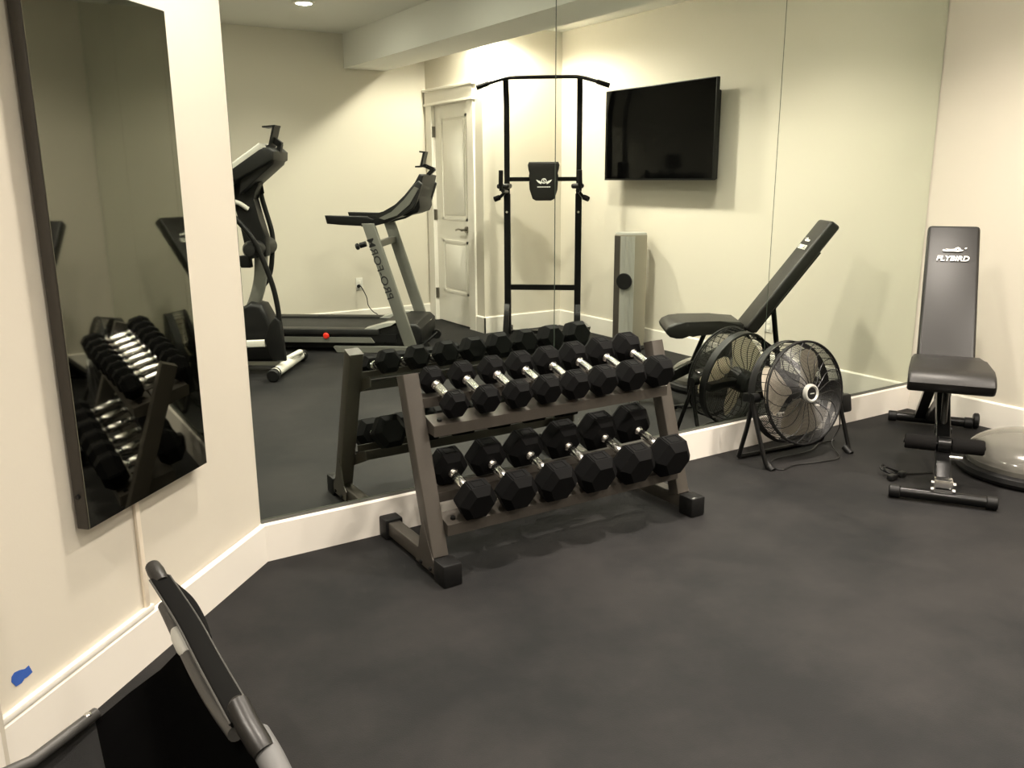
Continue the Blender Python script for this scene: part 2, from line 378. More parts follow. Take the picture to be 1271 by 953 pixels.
def dumbbell(x, y, z, dist, ff, hl, label, grp, pitch=17):
    t = thing('dumbbell', label, 'dumbbell', (x, y, z), (math.radians(pitch), 0, 0), grp)
    R = ff / 2 / math.cos(PI / 6)
    for s in (-1, 1):
        c0 = s * (dist / 2)
        def head(bm):
            rings = []
            for yy, k in ((-hl / 2, .66), (-hl / 2 + .006, .74), (-hl / 2 + hl * .26, 1.0), (hl / 2 - hl * .26, 1.0), (hl / 2 - .006, .74), (hl / 2, .66)):
                rings.append([bm.verts.new((R * k * math.cos(PI / 3 * i), c0 + yy, R * k * math.sin(PI / 3 * i))) for i in range(6)])
            for A, B in zip(rings, rings[1:]):
                for j in range(6): bm.faces.new((A[j], A[(j + 1) % 6], B[(j + 1) % 6], B[j]))
            bm.faces.new(rings[0]); bm.faces.new(rings[-1][::-1])
            bmesh.ops.bevel(bm, geom=[e for e in bm.edges if abs(e.verts[0].co.y - e.verts[1].co.y) > hl * .25], offset=.004, segments=2, affect='EDGES')
            # raised rim of the number plate on the top flat
            zt = ff / 2
            pw_, pl = R * .62, hl * .36
            for q in (bb(-pw_ / 2, pw_ / 2, c0 - pl / 2, c0 - pl / 2 + .003, zt - .001, zt + .0016), bb(-pw_ / 2, pw_ / 2, c0 + pl / 2 - .003, c0 + pl / 2, zt - .001, zt + .0016),
                      bb(-pw_ / 2, -pw_ / 2 + .003, c0 - pl / 2, c0 + pl / 2, zt - .001, zt + .0016), bb(pw_ / 2 - .003, pw_ / 2, c0 - pl / 2, c0 + pl / 2, zt - .001, zt + .0016)): q(bm)
        obj('head', mk([head]), RUB, t, 25)
    g = dist / 2 - hl / 2 + .004
    pr = [(0, -g), (.019, -g), (.019, -g + .008), (.0135, -g + .010), (.0135, -g + .016), (.0155, -g + .019), (.0135, -g + .024), (.0175, -g * .55), (.0190, 0), (.0175, g * .55), (.0135, g - .024), (.0155, g - .019), (.0135, g - .016), (.0135, g - .010), (.019, g - .008), (.019, g), (0, g)]
    obj('handle', mk([lathe(pr, axis=(0, 1, 0), n=20)]), CHROME, t)
ords = ['leftmost', 'second from left', 'third from left', 'fourth from left', 'fifth from left', 'sixth from left', 'second from right', 'rightmost']
xs = [-3.315, -3.185, -3.052, -2.922, -2.792, -2.660, -2.520, -2.376]
for i, x in enumerate(xs):
    ff = .094 + .0038 * i; hl = .074 + .0042 * i
    dumbbell(x, -.283, .583 + ff * .40, .187 + .0045 * i, ff, hl, 'black rubber hex dumbbell with chrome handle, %s on the rack\'s upper tier' % ords[i], 'hex dumbbells on the upper tier')
ord2 = ['leftmost', 'second from left', 'third from left', 'third from right', 'second from right', 'rightmost']
xs = [-3.294, -3.124, -2.950, -2.765, -2.577, -2.395]
for i, x in enumerate(xs):
    ff = .136 + .005 * i; hl = .098 + .004 * i
    dumbbell(x, -.368, .240 + ff * .41, .222 + .008 * i, ff, hl, 'large black rubber hex dumbbell, %s on the rack\'s lower tier' % ord2[i], 'hex dumbbells on the lower tier')

# ------------------------------------------------------------------ weight bench
ang = math.atan2(-.565, -.825)
bn = thing('weight_bench', 'adjustable black padded weight bench with upright backrest near the right wall', 'bench', (-.2, -.27, 0), (0, 0, ang))
seat = [(.70, .475), (.70, .515), (.72, .53), (.85, .538), (1.05, .533), (1.11, .527), (1.15, .508), (1.165, .485), (1.16, .462), (1.14, .442), (1.10, .432), (1.065, .432), (1.035, .442), (1.01, .457), (.98, .464), (.74, .462)]
obj('seat', mk([prism(seat, -.175, .175, bev=.014, seg=4, wfun=lambda x, z: .84 + .16 * min(1, max(0, (x - .70) / .40)))]), LEATHER, bn)
dv = Vector((-.448, 0, .612)).normalized(); nv = Vector((dv.z, 0, -dv.x)); p0 = Vector((.69, 0, .485))
Lb = .79
Mb = frame_m((0, 1, 0), dv, nv, p0)
def backpad(bm):
    out = []
    hw0, hw1 = .128, .122
    pts = rect(2 * hw0, Lb, .02)
    g = prism(pts, -.065, 0, bev=.016, seg=4, plane='xy'); g(bm)
    for v in bm.verts:
        v.co.y += Lb / 2; v.co.z += .012 * math.sin(PI * min(1, max(0, v.co.y / Lb))) * (1 if v.co.z > -.03 else 0)
        v.co.x *= 1 - .05 * v.co.y / Lb
    bmesh.ops.transform(bm, matrix=Mb, verts=bm.verts)
bp_ = obj('backrest', mk([backpad]), LEATHER, bn)
Mt = frame_m((0, 1, 0), dv, nv, p0 + dv * (Lb - .205) + nv * .0075)
text_mesh('lettering', 'FLYBIRD', .041, Mt, PRINT, bp_, shear=.22, offset=.0010, sx=.98)
lg = [  # stylised bird mark above the word, drawn from its outline
    [(-.048, .004), (-.040, .010), (-.030, .003), (-.020, .006), (-.034, .012), (-.010, .010), (.006, .012), (.014, .020), (.024, .023), (.033, .018), (.036, .009), (.048, .006), (.040, -.001), (.024, -.004), (.004, -.003), (-.030, -.004), (-.042, -.002)],
    [(.053, .017), (.058, .021), (.064, .021), (.062, .015), (.056, .013)]]
def bird(bm):
    for o_ in lg: prism(o_, 0, .0009, plane='xy')(bm)
    bmesh.ops.transform(bm, matrix=frame_m((0, 1, 0), dv, nv, p0 + dv * (Lb - .160) + nv * .0075), verts=bm.verts)
obj('logo_mark', mk([bird]), PRINT, bp_, 0)
obj('logo_eye', mk([xf(lathe([(0, 0), (.0045, 0), (.0045, .0012), (0, .0012)], n=12), frame_m((0, 1, 0), dv, nv, p0 + dv * (Lb - .152) + nv * .0076 + Vector((0, .022, 0))))]), LEATHER, bp_, 0)
obj('rear_foot', mk([tube([(.045, -.175, .034), (.045, .175, .034)], .026)]), BLACKM, bn)
obj('front_foot', mk([tube([(1.337, -.17, .030), (1.337, .17, .030)], .024)]), BLACKM, bn)
for x, zz, w_, rr in ((.045, .034, .175, .030), (1.337, .030, .17, .028)):
    for s in (-1, 1): obj('end_cap', mk([cyl((x, s * (w_ + .018), zz), rr, .045, (0, 1, 0), b=.004)]), RUB2, bn)
obj('transport_wheel', mk([cyl((.02, .232, .043), .043, .03, (0, 1, 0), b=.006)]), RUB2, bn)
obj('front_leg', mk([sweep([(1.335, 0, .045), (.70, 0, .375)], rect(.06, .06, .005), up=(0, 1, 0))]), BLACKM, bn)
obj('foot_bracket', mk([bb(1.29, 1.345, -.036, .036, .04, .105, bev=.003)]), CHROME, bn)
for s in (-1, 1):
    for z in (.06, .09): obj('bolt', mk([cyl((1.335, s * .042, z), .009, .012, (0, 1, 0), 6)]), CHROME, bn)
obj('rear_leg', mk([sweep([(.045, 0, .045), (.80, 0, .33)], rect(.05, .05, .004), up=(0, 1, 0)),
                    sweep([(.05, -.055, .045), (.60, -.03, .42)], rect(.03, .05), up=(0, 1, 0)), sweep([(.05, .055, .045), (.60, .03, .42)], rect(.03, .05), up=(0, 1, 0))]), BLACKM, bn)
obj('adjuster_arm', mk([tube([(.50, 0, .615), (.44, 0, .22)], .016)]), BLACKM, bn)
obj('seat_strut', mk([tube([(.90, .0, .45), (.985, 0, .225)], .014), cyl((.985, 0, .235), .022, .07, (0, 1, 0))]), BLACKM, bn)
obj('seat_rail', mk([bb(.70, 1.02, -.03, .03, .44, .465), bb(.66, .74, -.05, .05, .40, .47, bev=.004)]), BLACKM, bn)
obj('back_rail', mk([xf(bb(-.025, .025, .02, .62, -.10, -.062), Mb)]), BLACKM, bn)
for s in (-1, 1):
    obj('foam_roller', mk([xf(lathe([(0, -.064), (.030, -.064), (.034, -.058), (.034, .058), (.030, .064), (0, .064)], axis=(0, 1, 0)), Matrix.Translation((1.13, s * .096, .205)))]), FOAM, bn)
obj('roller_axle', mk([tube([(1.13, -.165, .205), (1.13, .165, .205)], .010), cyl((1.13, 0, .205), .035, .05, (0, 1, 0))]), BLACKM, bn)
obj('knob', mk([cyl((1.17, .05, .16), .012, .05, (0, 1, 0))]), CHROME, bn)

# ------------------------------------------------------------------ balance dome
bo = thing('balance_dome', 'grey half-ball balance trainer on a black round base, by the right wall', 'balance trainer', (-.575, -1.035, 0))
obj('base_platform', mk([lathe([(0, 0), (.30, 0), (.328, .008), (.336, .025), (.330, .045), (.312, .054), (.295, .052), (0, .052)], n=64)]), RUB2, bo)
obj('dome', mk([lathe([(.298, .05), (.300, .075)] + [(.298 * math.cos(a), .075 + .127 * math.sin(a)) for a in [PI / 2 * k / 14 for k in range(14)]] + [(0, .202)], n=64)]), BOSU, bo, 60)

# ------------------------------------------------------------------ drum fan
fang = math.atan2(-.998, -.07)
TILT = math.radians(9)
fn = thing('floor_fan', 'round black wire floor fan with silver blades standing against the mirror', 'fan', (-1.305, -.225, 0), (0, 0, fang))
# local x = blowing direction, y = left of it ; tilt the head upward
Mh = Matrix.Translation((0, 0, .325)) @ Matrix.Rotation(-TILT, 4, 'Y')
RC = .254
def rings(xoff, bulge, nr, rad0, wr=.0014):
    def f(bm):
        for i in range(nr):
            q = rad0 + (RC - .006 - rad0) * i / (nr - 1)
            x = xoff + bulge * (1 - (q / RC) ** 2.2)
            tube([(x, q * math.cos(a), q * math.sin(a)) for a in [2 * PI * k / 48 for k in range(48)]], wr, 4, closed=True)(bm)
        for k in range(20):
            a0 = 2 * PI * k / 20; pts = []
            for j in range(9):
                q = rad0 + (RC - .002 - rad0) * j / 8; a = a0 + .28 * math.sin(PI * j / 8)
                pts.append((xoff + bulge * (1 - (q / RC) ** 2.2), q * math.cos(a), q * math.sin(a)))
            tube(pts, .0021, 5)(bm)
        bmesh.ops.transform(bm, matrix=Mh, verts=bm.verts)
    return f
obj('front_grille', mk([rings(.060, .026, 42, .045)]), WIRE, fn)
obj('rear_grille', mk([rings(-.060, -.035, 20, .055)]), WIRE, fn)
def band(bm):
    for x in (-.060, .060, .045):
        tube([(x, RC * math.cos(a), RC * math.sin(a)) for a in [2 * PI * k / 64 for k in range(64)]], .006 if abs(x) > .05 else .003, 8, closed=True)(bm)
    lathe([(RC + .002, -.058), (RC + .002, -.020), (RC - .001, -.020), (RC - .001, -.058), (RC + .002, -.058)], axis=(1, 0, 0), n=64)(bm)
    for k in range(40):
        a = 2 * PI * k / 40; box((.02, 0, 0), (.08, .003, .003), M=Matrix.Translation((0, RC * math.cos(a), RC * math.sin(a))))(bm)
    bmesh.ops.transform(bm, matrix=Mh, verts=bm.verts)
obj('drum_rim', mk([band]), BLACKP, fn)
def blade(k):
    def f(bm):
        nu, nv_ = 9, 8; g = []
        for i in range(nu):
            q = .035 + (.228 - .035) * i / (nu - 1); row = []
            wid = math.radians(39 + 30 * math.sin(PI * min(1, i / (nu - 1) * .62 + .1)))
            for j in range(nv_):
                s = j / (nv_ - 1) - .5; a = s * wid * 1.15 + .25 * (q / .23) ; rr = q * (1 - .10 * (2 * abs(s)) ** 2.5 * (i / (nu - 1)))
                x = -.012 + s * .075 * (q / .23 + .25) + .012 * math.cos(PI * s)
                row.append(bm.verts.new((x, rr * math.cos(a), rr * math.sin(a))))
            g.append(row)
        for i in range(nu - 1):
            for j in range(nv_ - 1): bm.faces.new((g[i][j], g[i + 1][j], g[i + 1][j + 1], g[i][j + 1]))
        bmesh.ops.solidify(bm, geom=list(bm.faces), thickness=.0015)
        bmesh.ops.transform(bm, matrix=Mh @ Matrix.Rotation(k, 4, 'X'), verts=bm.verts)
    return f
for k in (math.radians(-84), math.radians(36), math.radians(156)): obj('fan_blade', mk([blade(k)]), BLADE, fn, 60)
obj('motor', mk([xf(lathe([(0, -.15), (.05, -.15), (.062, -.135), (.062, -.03), (.045, -.02), (0, -.02)], axis=(1, 0, 0)), Mh)]), BLACKP, fn)
hb = obj('hub_badge', mk([xf(lathe([(.028, .098), (.036, .106), (.043, .104), (.047, .094), (.047, .086), (.028, .086)], axis=(1, 0, 0)), Mh)]), LSILVER, fn)
obj('badge_centre', mk([xf(lathe([(0, .086), (.031, .086), (.031, .100), (0, .103)], axis=(1, 0, 0)), Mh)]), BLACKP, hb)
obj('badge_mark', mk([xf(bb(.1031, .1036, -.014, .014, -.0025, .0025), Mh)]), LSILVER, hb)
# cradle bars behind the grille and the tube stand
obj('motor_bracket', mk([xf(bb(-.10, -.06, -.262, .262, -.022, .022, bev=.004), Mh)]), BLACKM, fn)
st = .29
def leg(s):
    return [tube(curve([(-.0, s * st, .335), (.02, s * st, .25), (.105, s * (st - .005), .035), (.12, s * (st - .02), .012)]), .011),
            tube(curve([(-.0, s * st, .335), (-.02, s * st, .2), (-.07, s * st, .02)]), .011),
            cyl((0, s * (st - .01), .33), .024, .04, (0, 1, 0))]
stand = obj('stand', mk(leg(1) + leg(-1) + [tube(curve([(-.07, st, .02), (-.075, st * .8, .012), (-.075, -st * .8, .012), (-.07, -st, .02)]), .011)]), BLACKM, fn)
for s in (-1, 1): obj('rubber_foot', mk([cyl((.118, s * (st - .022), .012), .017, .05, (1, 0, -.6))]), RUB2, fn)
obj('control_box', mk([xf(bb(-.06, .02, .30, .372, -.145, -.05, bev=.012), Mh)]), BLACKP, fn)
obj('dial', mk([cyl((-.02, .376, .23), .018, .012, (0, 1, 0))]), BLACKP, fn)
obj('power_cord', mk([tube(curve([(-.02, .31, .27), (.02, .31, .12), (.03, .25, .03), (.16, .16, .007), (.17, .05, .006), (.14, -.12, .006), (.16, -.22, .006), (.11, -.24, .006), (.03, -.15, .006), (.02, .10, .006), (-.05, .25, .006), (-.05, .36, .006)]), .0035, 6)]), WIRE, fn)

# ------------------------------------------------------------------ loose cord with plug under the bench
tag(obj('coiled_cord', mk([tube(curve([(-.98, -.78, .005), (-1.08, -.74, .006), (-1.17, -.70, .012), (-1.20, -.66, .03), (-1.16, -.64, .035), (-1.13, -.68, .015), (-1.17, -.73, .012), (-1.22, -.715, .03), (-1.19, -.67, .04), (-1.14, -.71, .02)]), .005, 8),
                           box((-1.225, -.735, .016), (.045, .03, .026), bev=.006), box((-1.15, -.735, .016), (.035, .028, .026), bev=.006)]), BLACKP, None), 'small black cord bunched on the floor left of the bench foot', 'cord')

# ------------------------------------------------------------------ television on the right wall
tv = thing('television', 'large black flat-screen television on the right wall, seen in the mirror', 'television', (0, -2.19, 1.70))
obj('screen_panel', mk([bb(-.150, -.118, -.62, .62, -.352, .352, bev=.004)]), BLACKP, tv)
obj('screen_glass', mk([bb(-.1515, -.150, -.612, .612, -.338, .345)]), SCREEN, tv, 0)
obj('rear_housing', mk([bb(-.119, -.075, -.60, .60, -.35, .27, bev=.012)]), BLACKP, tv)
obj('wall_mount', mk([bb(-.012, 0, -.2, .2, -.15, .15), bb(-.08, -.01, -.15, -.11, -.12, .12), bb(-.08, -.01, .11, .15, -.12, .12)]), BLACKM, tv)

# ------------------------------------------------------------------ wall outlets
def outlet(label, loc, rotz):
    o = thing('wall_outlet', label, 'outlet', loc, (0, 0, rotz))
    obj('cover_plate', mk([bb(-.036, .036, 0, .006, -.058, .058, bev=.002)]), WSILVER, o)
    for z in (-.024, .024): obj('socket', mk([bb(-.017, .017, .005, .008, z - .015, z + .015, bev=.004)]), DOORW, o)
    return o
outlet('white wall outlet low on the right wall behind the bench', (0, -1.105, .36), math.radians(90))
outlet('white wall outlet on the far wall behind the treadmill', (-1.595, YB, .395), 0)

# ------------------------------------------------------------------ tower heater
th = thing('tower_heater', 'tall silver tower heater with a round black disc, standing under the television', 'heater', (-.185, -2.40, 0), (0, 0, math.radians(130)))
def column(pts, z0, z1, m, name, par=None, bev=.004): return obj(name, mk([prism(pts, z0, z1, plane='xy')]), m, par or th, 25)
column([(-.115, .10), (.02, .132), (.078, .085), (.100, .03), (.092, -.03), (.05, -.125), (-.115, -.10)], .03, .925, TOWERFAN, 'body')
def ribs(bm):
    pts = [(.079, .083), (.097, .045), (.102, .010), (.094, -.030)]
    for i in range(len(pts) - 1):
        for k in range(5):
            p = Vector(pts[i]).lerp(Vector(pts[i + 1]), (k + .5) / 5); q = Vector(pts[i + 1]) - Vector(pts[i])
            box((0, 0, .48), (.007, q.length / 9, .87), M=Matrix.Translation((p.x, p.y, 0)) @ Matrix.Rotation(math.atan2(q.y, q.x) - PI / 2, 4, 'Z'))(bm)
obj('ribbed_grille', mk([ribs]), LSILVER, th)
obj('trim_strip', mk([bar((.099, -.004, .05), (.099, -.004, .91), .006, .012)]), WSILVER, th)
obj('side_panel', mk([prism([(-.11, .103), (.02, .134), (.075, .088), (.07, .084), (.015, .128), (-.11, .098)], .05, .915, plane='xy')]), RACK, th, 0)
obj('base', mk([lathe([(0, 0), (.15, 0), (.15, .015), (.13, .03), (0, .03)], n=40)]), BLACKP, th)
obj('speed_disc', mk([cyl((.112, .050, .560), .066, .016, (1, .35, 0), 32, b=.004)]), BLACKP, th)
obj('top_cap', mk([prism([(-.11, .095), (.02, .126), (.074, .082), (.095, .03), (.087, -.03), (.046, -.12), (-.11, -.095)], .925, .94, plane='xy')]), LSILVER, th)

# ------------------------------------------------------------------ power tower
ta = math.atan2(.615, .788)
pt = thing('power_tower', 'black pull-up and dip tower with a padded back, set across the nook corner', 'power tower', (-.550, -3.133, 0), (0, 0, ta))
HX = .302
for s in (-1, 1):
    obj('upright', mk([sweep(curve([(s * HX, 0, .05), (s * HX, 0, 1.2), (s * HX, 0, 1.86), (s * HX, .012, 2.0), (s * HX, .06, 2.15)], 6), rect(.038, .045, .003), up=(1, 0, 0)),
                       bar((s * HX, 0, .04), (s * HX, 0, 1.24), .05, .055, up=(1, 0, 0), b=.003)]), BLACKM, pt)
    obj('base_bar', mk([bar((s * (HX + .02), -.30, .028), (s * (HX + .02), .32, .028), .045, .045, b=.003)]), BLACKM, pt)
    for y in (-.31, .33): obj('foot_cap', mk([bb(s * (HX + .02) - .03, s * (HX + .02) + .03, y - .035, y + .035, 0, .06, bev=.006)]), RUB2, pt)
    obj('base_brace', mk([sweep(curve([(s * (HX + .005), .03, .30), (s * (HX + .005), .07, .22), (s * (HX + .01), .10, .10), (s * (HX + .01), .11, .05)], 5), rect(.035, .045), up=(1, 0, 0))]), BLACKM, pt)
    for y, z in ((.05, .25), (.062, .19), (.09, .06), (.03, .06)): obj('bolt', mk([cyl((s * HX, y + .018, z), .009, .012, (0, 1, 0), 6)]), CHROME, pt)
    obj('bolt', mk([cyl((s * HX, .034, 1.09), .010, .012, (0, 1, 0), 8)]), CHROME, pt)
    # dip arm: forearm pad, vertical grip, curved lower grip
    obj('arm_pad', mk([bb(s * HX - .055, s * HX + .045, .02, .30, 1.285, 1.325, bev=.016, seg=3)]), LEATHER, pt)
    obj('dip_arm', mk([tube([(s * HX, .02, 1.26), (s * HX, .34, 1.27)], .016), tube([(s * (HX + .02), .31, 1.27), (s * (HX + .015), .33, 1.42)], .012), tube(curve([(s * HX, .10, 1.27), (s * (HX + .02), .14, 1.24), (s * (HX + .05), .18, 1.21)]), .014)]), BLACKM, pt)
    obj('hand_grip', mk([tube([(s * (HX + .019), .315, 1.31), (s * (HX + .015), .332, 1.43)], .018)]), FOAM, pt)
    obj('hand_grip', mk([tube([(s * (HX + .045), .18, 1.215), (s * (HX + .085), .20, 1.20)], .022)]), FOAM, pt)
obj('cross_bar', mk([bar((-HX, 0, 1.36), (HX, 0, 1.36), .03, .035)]), BLACKM, pt)
obj('cross_bar', mk([bar((-HX, 0, .45), (HX, 0, .45), .035, .045)]), BLACKM, pt)
obj('floor_bar', mk([bar((-HX, -.16, .03), (HX, -.16, .03), .04, .03)]), BLACKM, pt)
pb = obj('pull_up_bar', mk([tube(curve([(-.535, .09, 2.09), (-.40, .075, 2.135), (-.30, .065, 2.16), (-.2, .065, 2.165), (.2, .065, 2.165), (.30, .065, 2.16), (.40, .075, 2.135), (.535, .09, 2.09)], 5), .0145)]), BLACKM, pt)
for s in (-1, 1): obj('grip_sleeve', mk([tube([(s * .44, .08, 2.122), (s * .54, .0905, 2.088)], .019)]), FOAM, pb)
padout = [(-.112, .155), (.112, .155), (.122, .13), (.116, .09), (.098, .04), (.112, -.01), (.108, -.07), (.085, -.145), (.06, -.16), (-.06, -.16), (-.085, -.145), (-.108, -.07), (-.112, -.01), (-.098, .04), (-.116, .09), (-.122, .13)]
pd = obj('back_pad', mk([xf(prism([(a, b) for a, b in padout], .03, .085, bev=.014, seg=4), Matrix.Translation((0.010, 0, 1.345)) @ Matrix.Diagonal((1.08, 1, 1.0, 1)))]), LEATHER, pt)
def wings(bm):
    for s in (1, -1):
        prism([(s * .018, -.012), (s * .030, -.002), (s * .066, .012), (s * .060, .001), (s * .048, -.012), (s * .036, -.020), (s * .024, -.026)], 0, .0012)(bm)
    n = 20
    tube([(.019 * math.cos(2 * PI * k / n), .0006, .019 * math.sin(2 * PI * k / n)) for k in range(n)], .0035, 6, closed=True)(bm)
    tube(curve([(.007, .0006, .010), (0, .0006, .012), (-.006, .0006, .006), (.005, .0006, -.004), (0, .0006, -.011), (-.007, .0006, -.009)]), .003, 6)(bm)
    for k in range(11): bb(-.055 + k * .010, -.048 + k * .010, 0, .001, -.052, -.044)(bm)
    bmesh.ops.transform(bm, matrix=Matrix.Translation((.015, .0855, 1.345)), verts=bm.verts)
obj('wing_emblem', mk([wings]), PRINT, pd, 0)

# ------------------------------------------------------------------ treadmill
tm = thing('treadmill', 'grey and black treadmill with raised console, standing before the far wall', 'treadmill', (-2.06, -3.87, 0), (0, 0, math.atan2(.6, .8)))
W = .36
obj('running_belt', mk([bb(-1.12, .36, -.27, .27, .150, .172, bev=.006)]), BELT, tm)
for s in (1, -1):
    obj('side_rail', mk([bb(-1.15, .36, s * .27, s * .385, .145, .190, bev=.008)]), DGREY, tm)
    obj('rail_trim', mk([prism([(-1.15, .082), (.325, .082), (.295, .124), (-1.15, .124)], s * .375, s * .392)]), SILVER, tm)
    obj('base_rail', mk([prism([(-.01, .052), (.02, .006), (.66, .006), (.66, .052)], s * .355, s * .415)]), SILVER, tm)
    up_ = obj('upright', mk([prism([(.262, 1.03), (.358, 1.03), (.675, .02), (.575, .02)], s * .335, s * .385, bev=.006)]), SILVER, tm)
    if s == 1:
        U = Vector((-.315, 0, 1.0)).normalized()
        text_mesh('lettering', 'PRO-FORM', .078, frame_m(U, Vector((0, 1, 0)).cross(U), (0, 1, 0), (.395, .3862, .675)), DPRINT, up_, offset=.0005, sx=1.28)
        up_['label'] = 'silver upright with dark lettering'
obj('lower_frame', mk([bb(-1.10, .60, -.34, .34, .03, .09), bb(-1.0, .5, .34, .37, .085, .145), bb(-1.0, .5, -.37, -.34, .085, .145)]), BLACKP, tm)
obj('rear_roller_cap', mk([bb(-1.22, -1.12, -.38, .38, .06, .19, bev=.02)]), BLACKP, tm)
hood = [(.30, .172), (.36, .215), (.48, .235), (.66, .228), (.70, .19), (.70, .10), (.68, .035), (.42, .035), (.34, .12)]
mh = obj('motor_hood', mk([prism(hood, -.345, .345, bev=.02)]), BLACKP, tm)
for s in (1, -1):
    obj('hood_wing', mk([prism([(.22, .180), (.25, .194), (.42, .240), (.50, .244), (.46, .220), (.30, .178)], s * .25, s * .37)]), LSILVER, mh)
obj('front_wheel', mk([cyl((.72, .28, .04), .04, .04, (0, 1, 0)), cyl((.72, -.28, .04), .04, .04, (0, 1, 0)), tube([(.70, .30, .05), (.82, .26, .15)], .010)]), BLACKP, tm)
# console with curved silver arms
arm = [(.25, 1.005), (.34, 1.005), (.46, 1.035), (.58, 1.09), (.67, 1.14), (.70, 1.20), (.745, 1.33), (.715, 1.355), (.66, 1.31), (.60, 1.24), (.53, 1.175), (.44, 1.115), (.34, 1.085), (.25, 1.080)]
for s in (1, -1):
    ca = obj('console_arm', mk([prism(arm, s * .30, s * .36, bev=.01)]), DGREY, tm)
    obj('arm_trim', mk([prism([(.40, 1.072), (.50, 1.12), (.60, 1.21), (.685, 1.31), (.72, 1.295), (.645, 1.175), (.54, 1.09), (.44, 1.058)], s * .355, s * .372)]), SILVER, ca)
    hr = obj('handrail', mk([prism([(-.035, 1.092), (-.02, 1.028), (.10, 1.018), (.30, 1.008), (.36, 1.06), (.30, 1.085)], s * .31, s * .372, bev=.008)]), BLACKP, tm)
obj('console', mk([prism([(.40, 1.09), (.48, 1.13), (.57, 1.20), (.66, 1.31), (.715, 1.405), (.75, 1.395), (.72, 1.28), (.68, 1.16), (.58, 1.10), (.46, 1.05)], -.31, .31, bev=.012)]), BLACKP, tm)
obj('console_face', mk([bar((.53, 0, 1.170), (.675, 0, 1.345), .46, .012, up=(-.75, 0, .65))]), DGREY, tm)
obj('button_strip', mk([bar((.45, 0, 1.122), (.52, 0, 1.162), .30, .012, up=(-.5, 0, .8))]), WSILVER, tm)
th_ = obj('tablet_holder', mk([bar((.73, 0, 1.395), (.785, 0, 1.45), .05, .03), bar((.785, 0, 1.44), (.70, 0, 1.475), .06, .03),
                               bar((.64, 0, 1.463), (.73, 0, 1.468), .15, .012), bar((.685, 0, 1.46), (.715, 0, 1.575), .14, .016, up=(1, 0, -.2)), bar((.725, 0, 1.575), (.675, 0, 1.58), .12, .012)]), BLACKP, tm)
obj('lower_console', mk([prism([(.50, 1.08), (.58, 1.18), (.70, 1.27), (.71, 1.15), (.69, 1.11), (.62, 1.085)], -.28, .28, bev=.01)]), BLACKP, tm)
obj('cross_brace', mk([bar((.355, -.34, .86), (.355, .34, .86), .04, .05)]), SILVER, tm)
obj('latch_knob', mk([cyl((.26, .36, .865), .022, .05, (1, 0, .3)), cyl((.215, .36, .85), .026, .025, (1, 0, .3), b=.005)]), BLACKP, tm)
obj('safety_clip', mk([lathe([(0, -.02), (.018, -.018), (.026, 0), (.018, .018), (0, .02)], c=(-.07, .395, .137), axis=(0, 1, 0), n=16)]), RED, tm)
obj('power_cord', mk([tube(curve([(-.133, -.935, .375), (-.10, -.90, .37), (-.05, -.88, .28), (-.03, -.86, .20), (.03, -.80, .15), (.10, -.70, .13), (.20, -.45, .05)]), .0045, 6), cyl((-.133, -.935, .375), .016, .03, (0, 1, 0))]), BLACKP, tm)

# ------------------------------------------------------------------ elliptical trainer
el = thing('elliptical_trainer', 'white and black elliptical trainer at the left edge of the mirror, beside the treadmill', 'elliptical trainer', (-2.83, -3.10, 0), (0, 0, math.atan2(.57, .82)))
obj('front_foot', mk([tube([(0, -.32, .055), (0, .32, .055)], .036), tube(curve([(-.05, 0, .07), (.03, -.05, .11), (.05, -.14, .115), (.03, -.22, .085)]), .018)]), WSILVER, el)
for s in (-1, 1):
    obj('transport_wheel', mk([cyl((0, s * .345, .045), .045, .05, (0, 1, 0), b=.008)]), BLACKP, el)
    obj('wheel_band', mk([cyl((0, s * .300, .055), .040, .012, (0, 1, 0))]), BLACKP, el)
obj('base_beam', mk([bb(-1.30, 0, -.035, .035, .045, .095, bev=.008)]), WSILVER, el)
obj('rear_foot', mk([tube([(-1.30, -.25, .04), (-1.30, .25, .04)], .035)]), BLACKP, el)
obj('drive_housing', mk([prism([(-.04, .085), (-.065, .26), (-.10, .42), (-.14, .50), (-.22, .52), (-.30, .47), (-.42, .42), (-.62, .38), (-.72, .24), (-.72, .085)], -.10, .10, bev=.03)]), BLACKP, el)
obj('pivot_cover', mk([prism([(.05, .12), (.035, .40), (0, .44), (-.05, .38), (-.09, .27), (-.04, .12)], .17, .23, bev=.012), prism([(-.25, .12), (-.265, .40), (-.30, .44), (-.35, .38), (-.39, .27), (-.34, .12)], -.23, -.17, bev=.012)]), BLACKP, el)
obj('mast', mk([sweep(curve([(-.30, 0, .36), (-.22, 0, .50), (-.165, 0, .66), (-.145, 0, .82), (-.145, 0, .95)], 6), rect(.085, .075, .02), up=(0, 1, 0))]), SILVER, el)
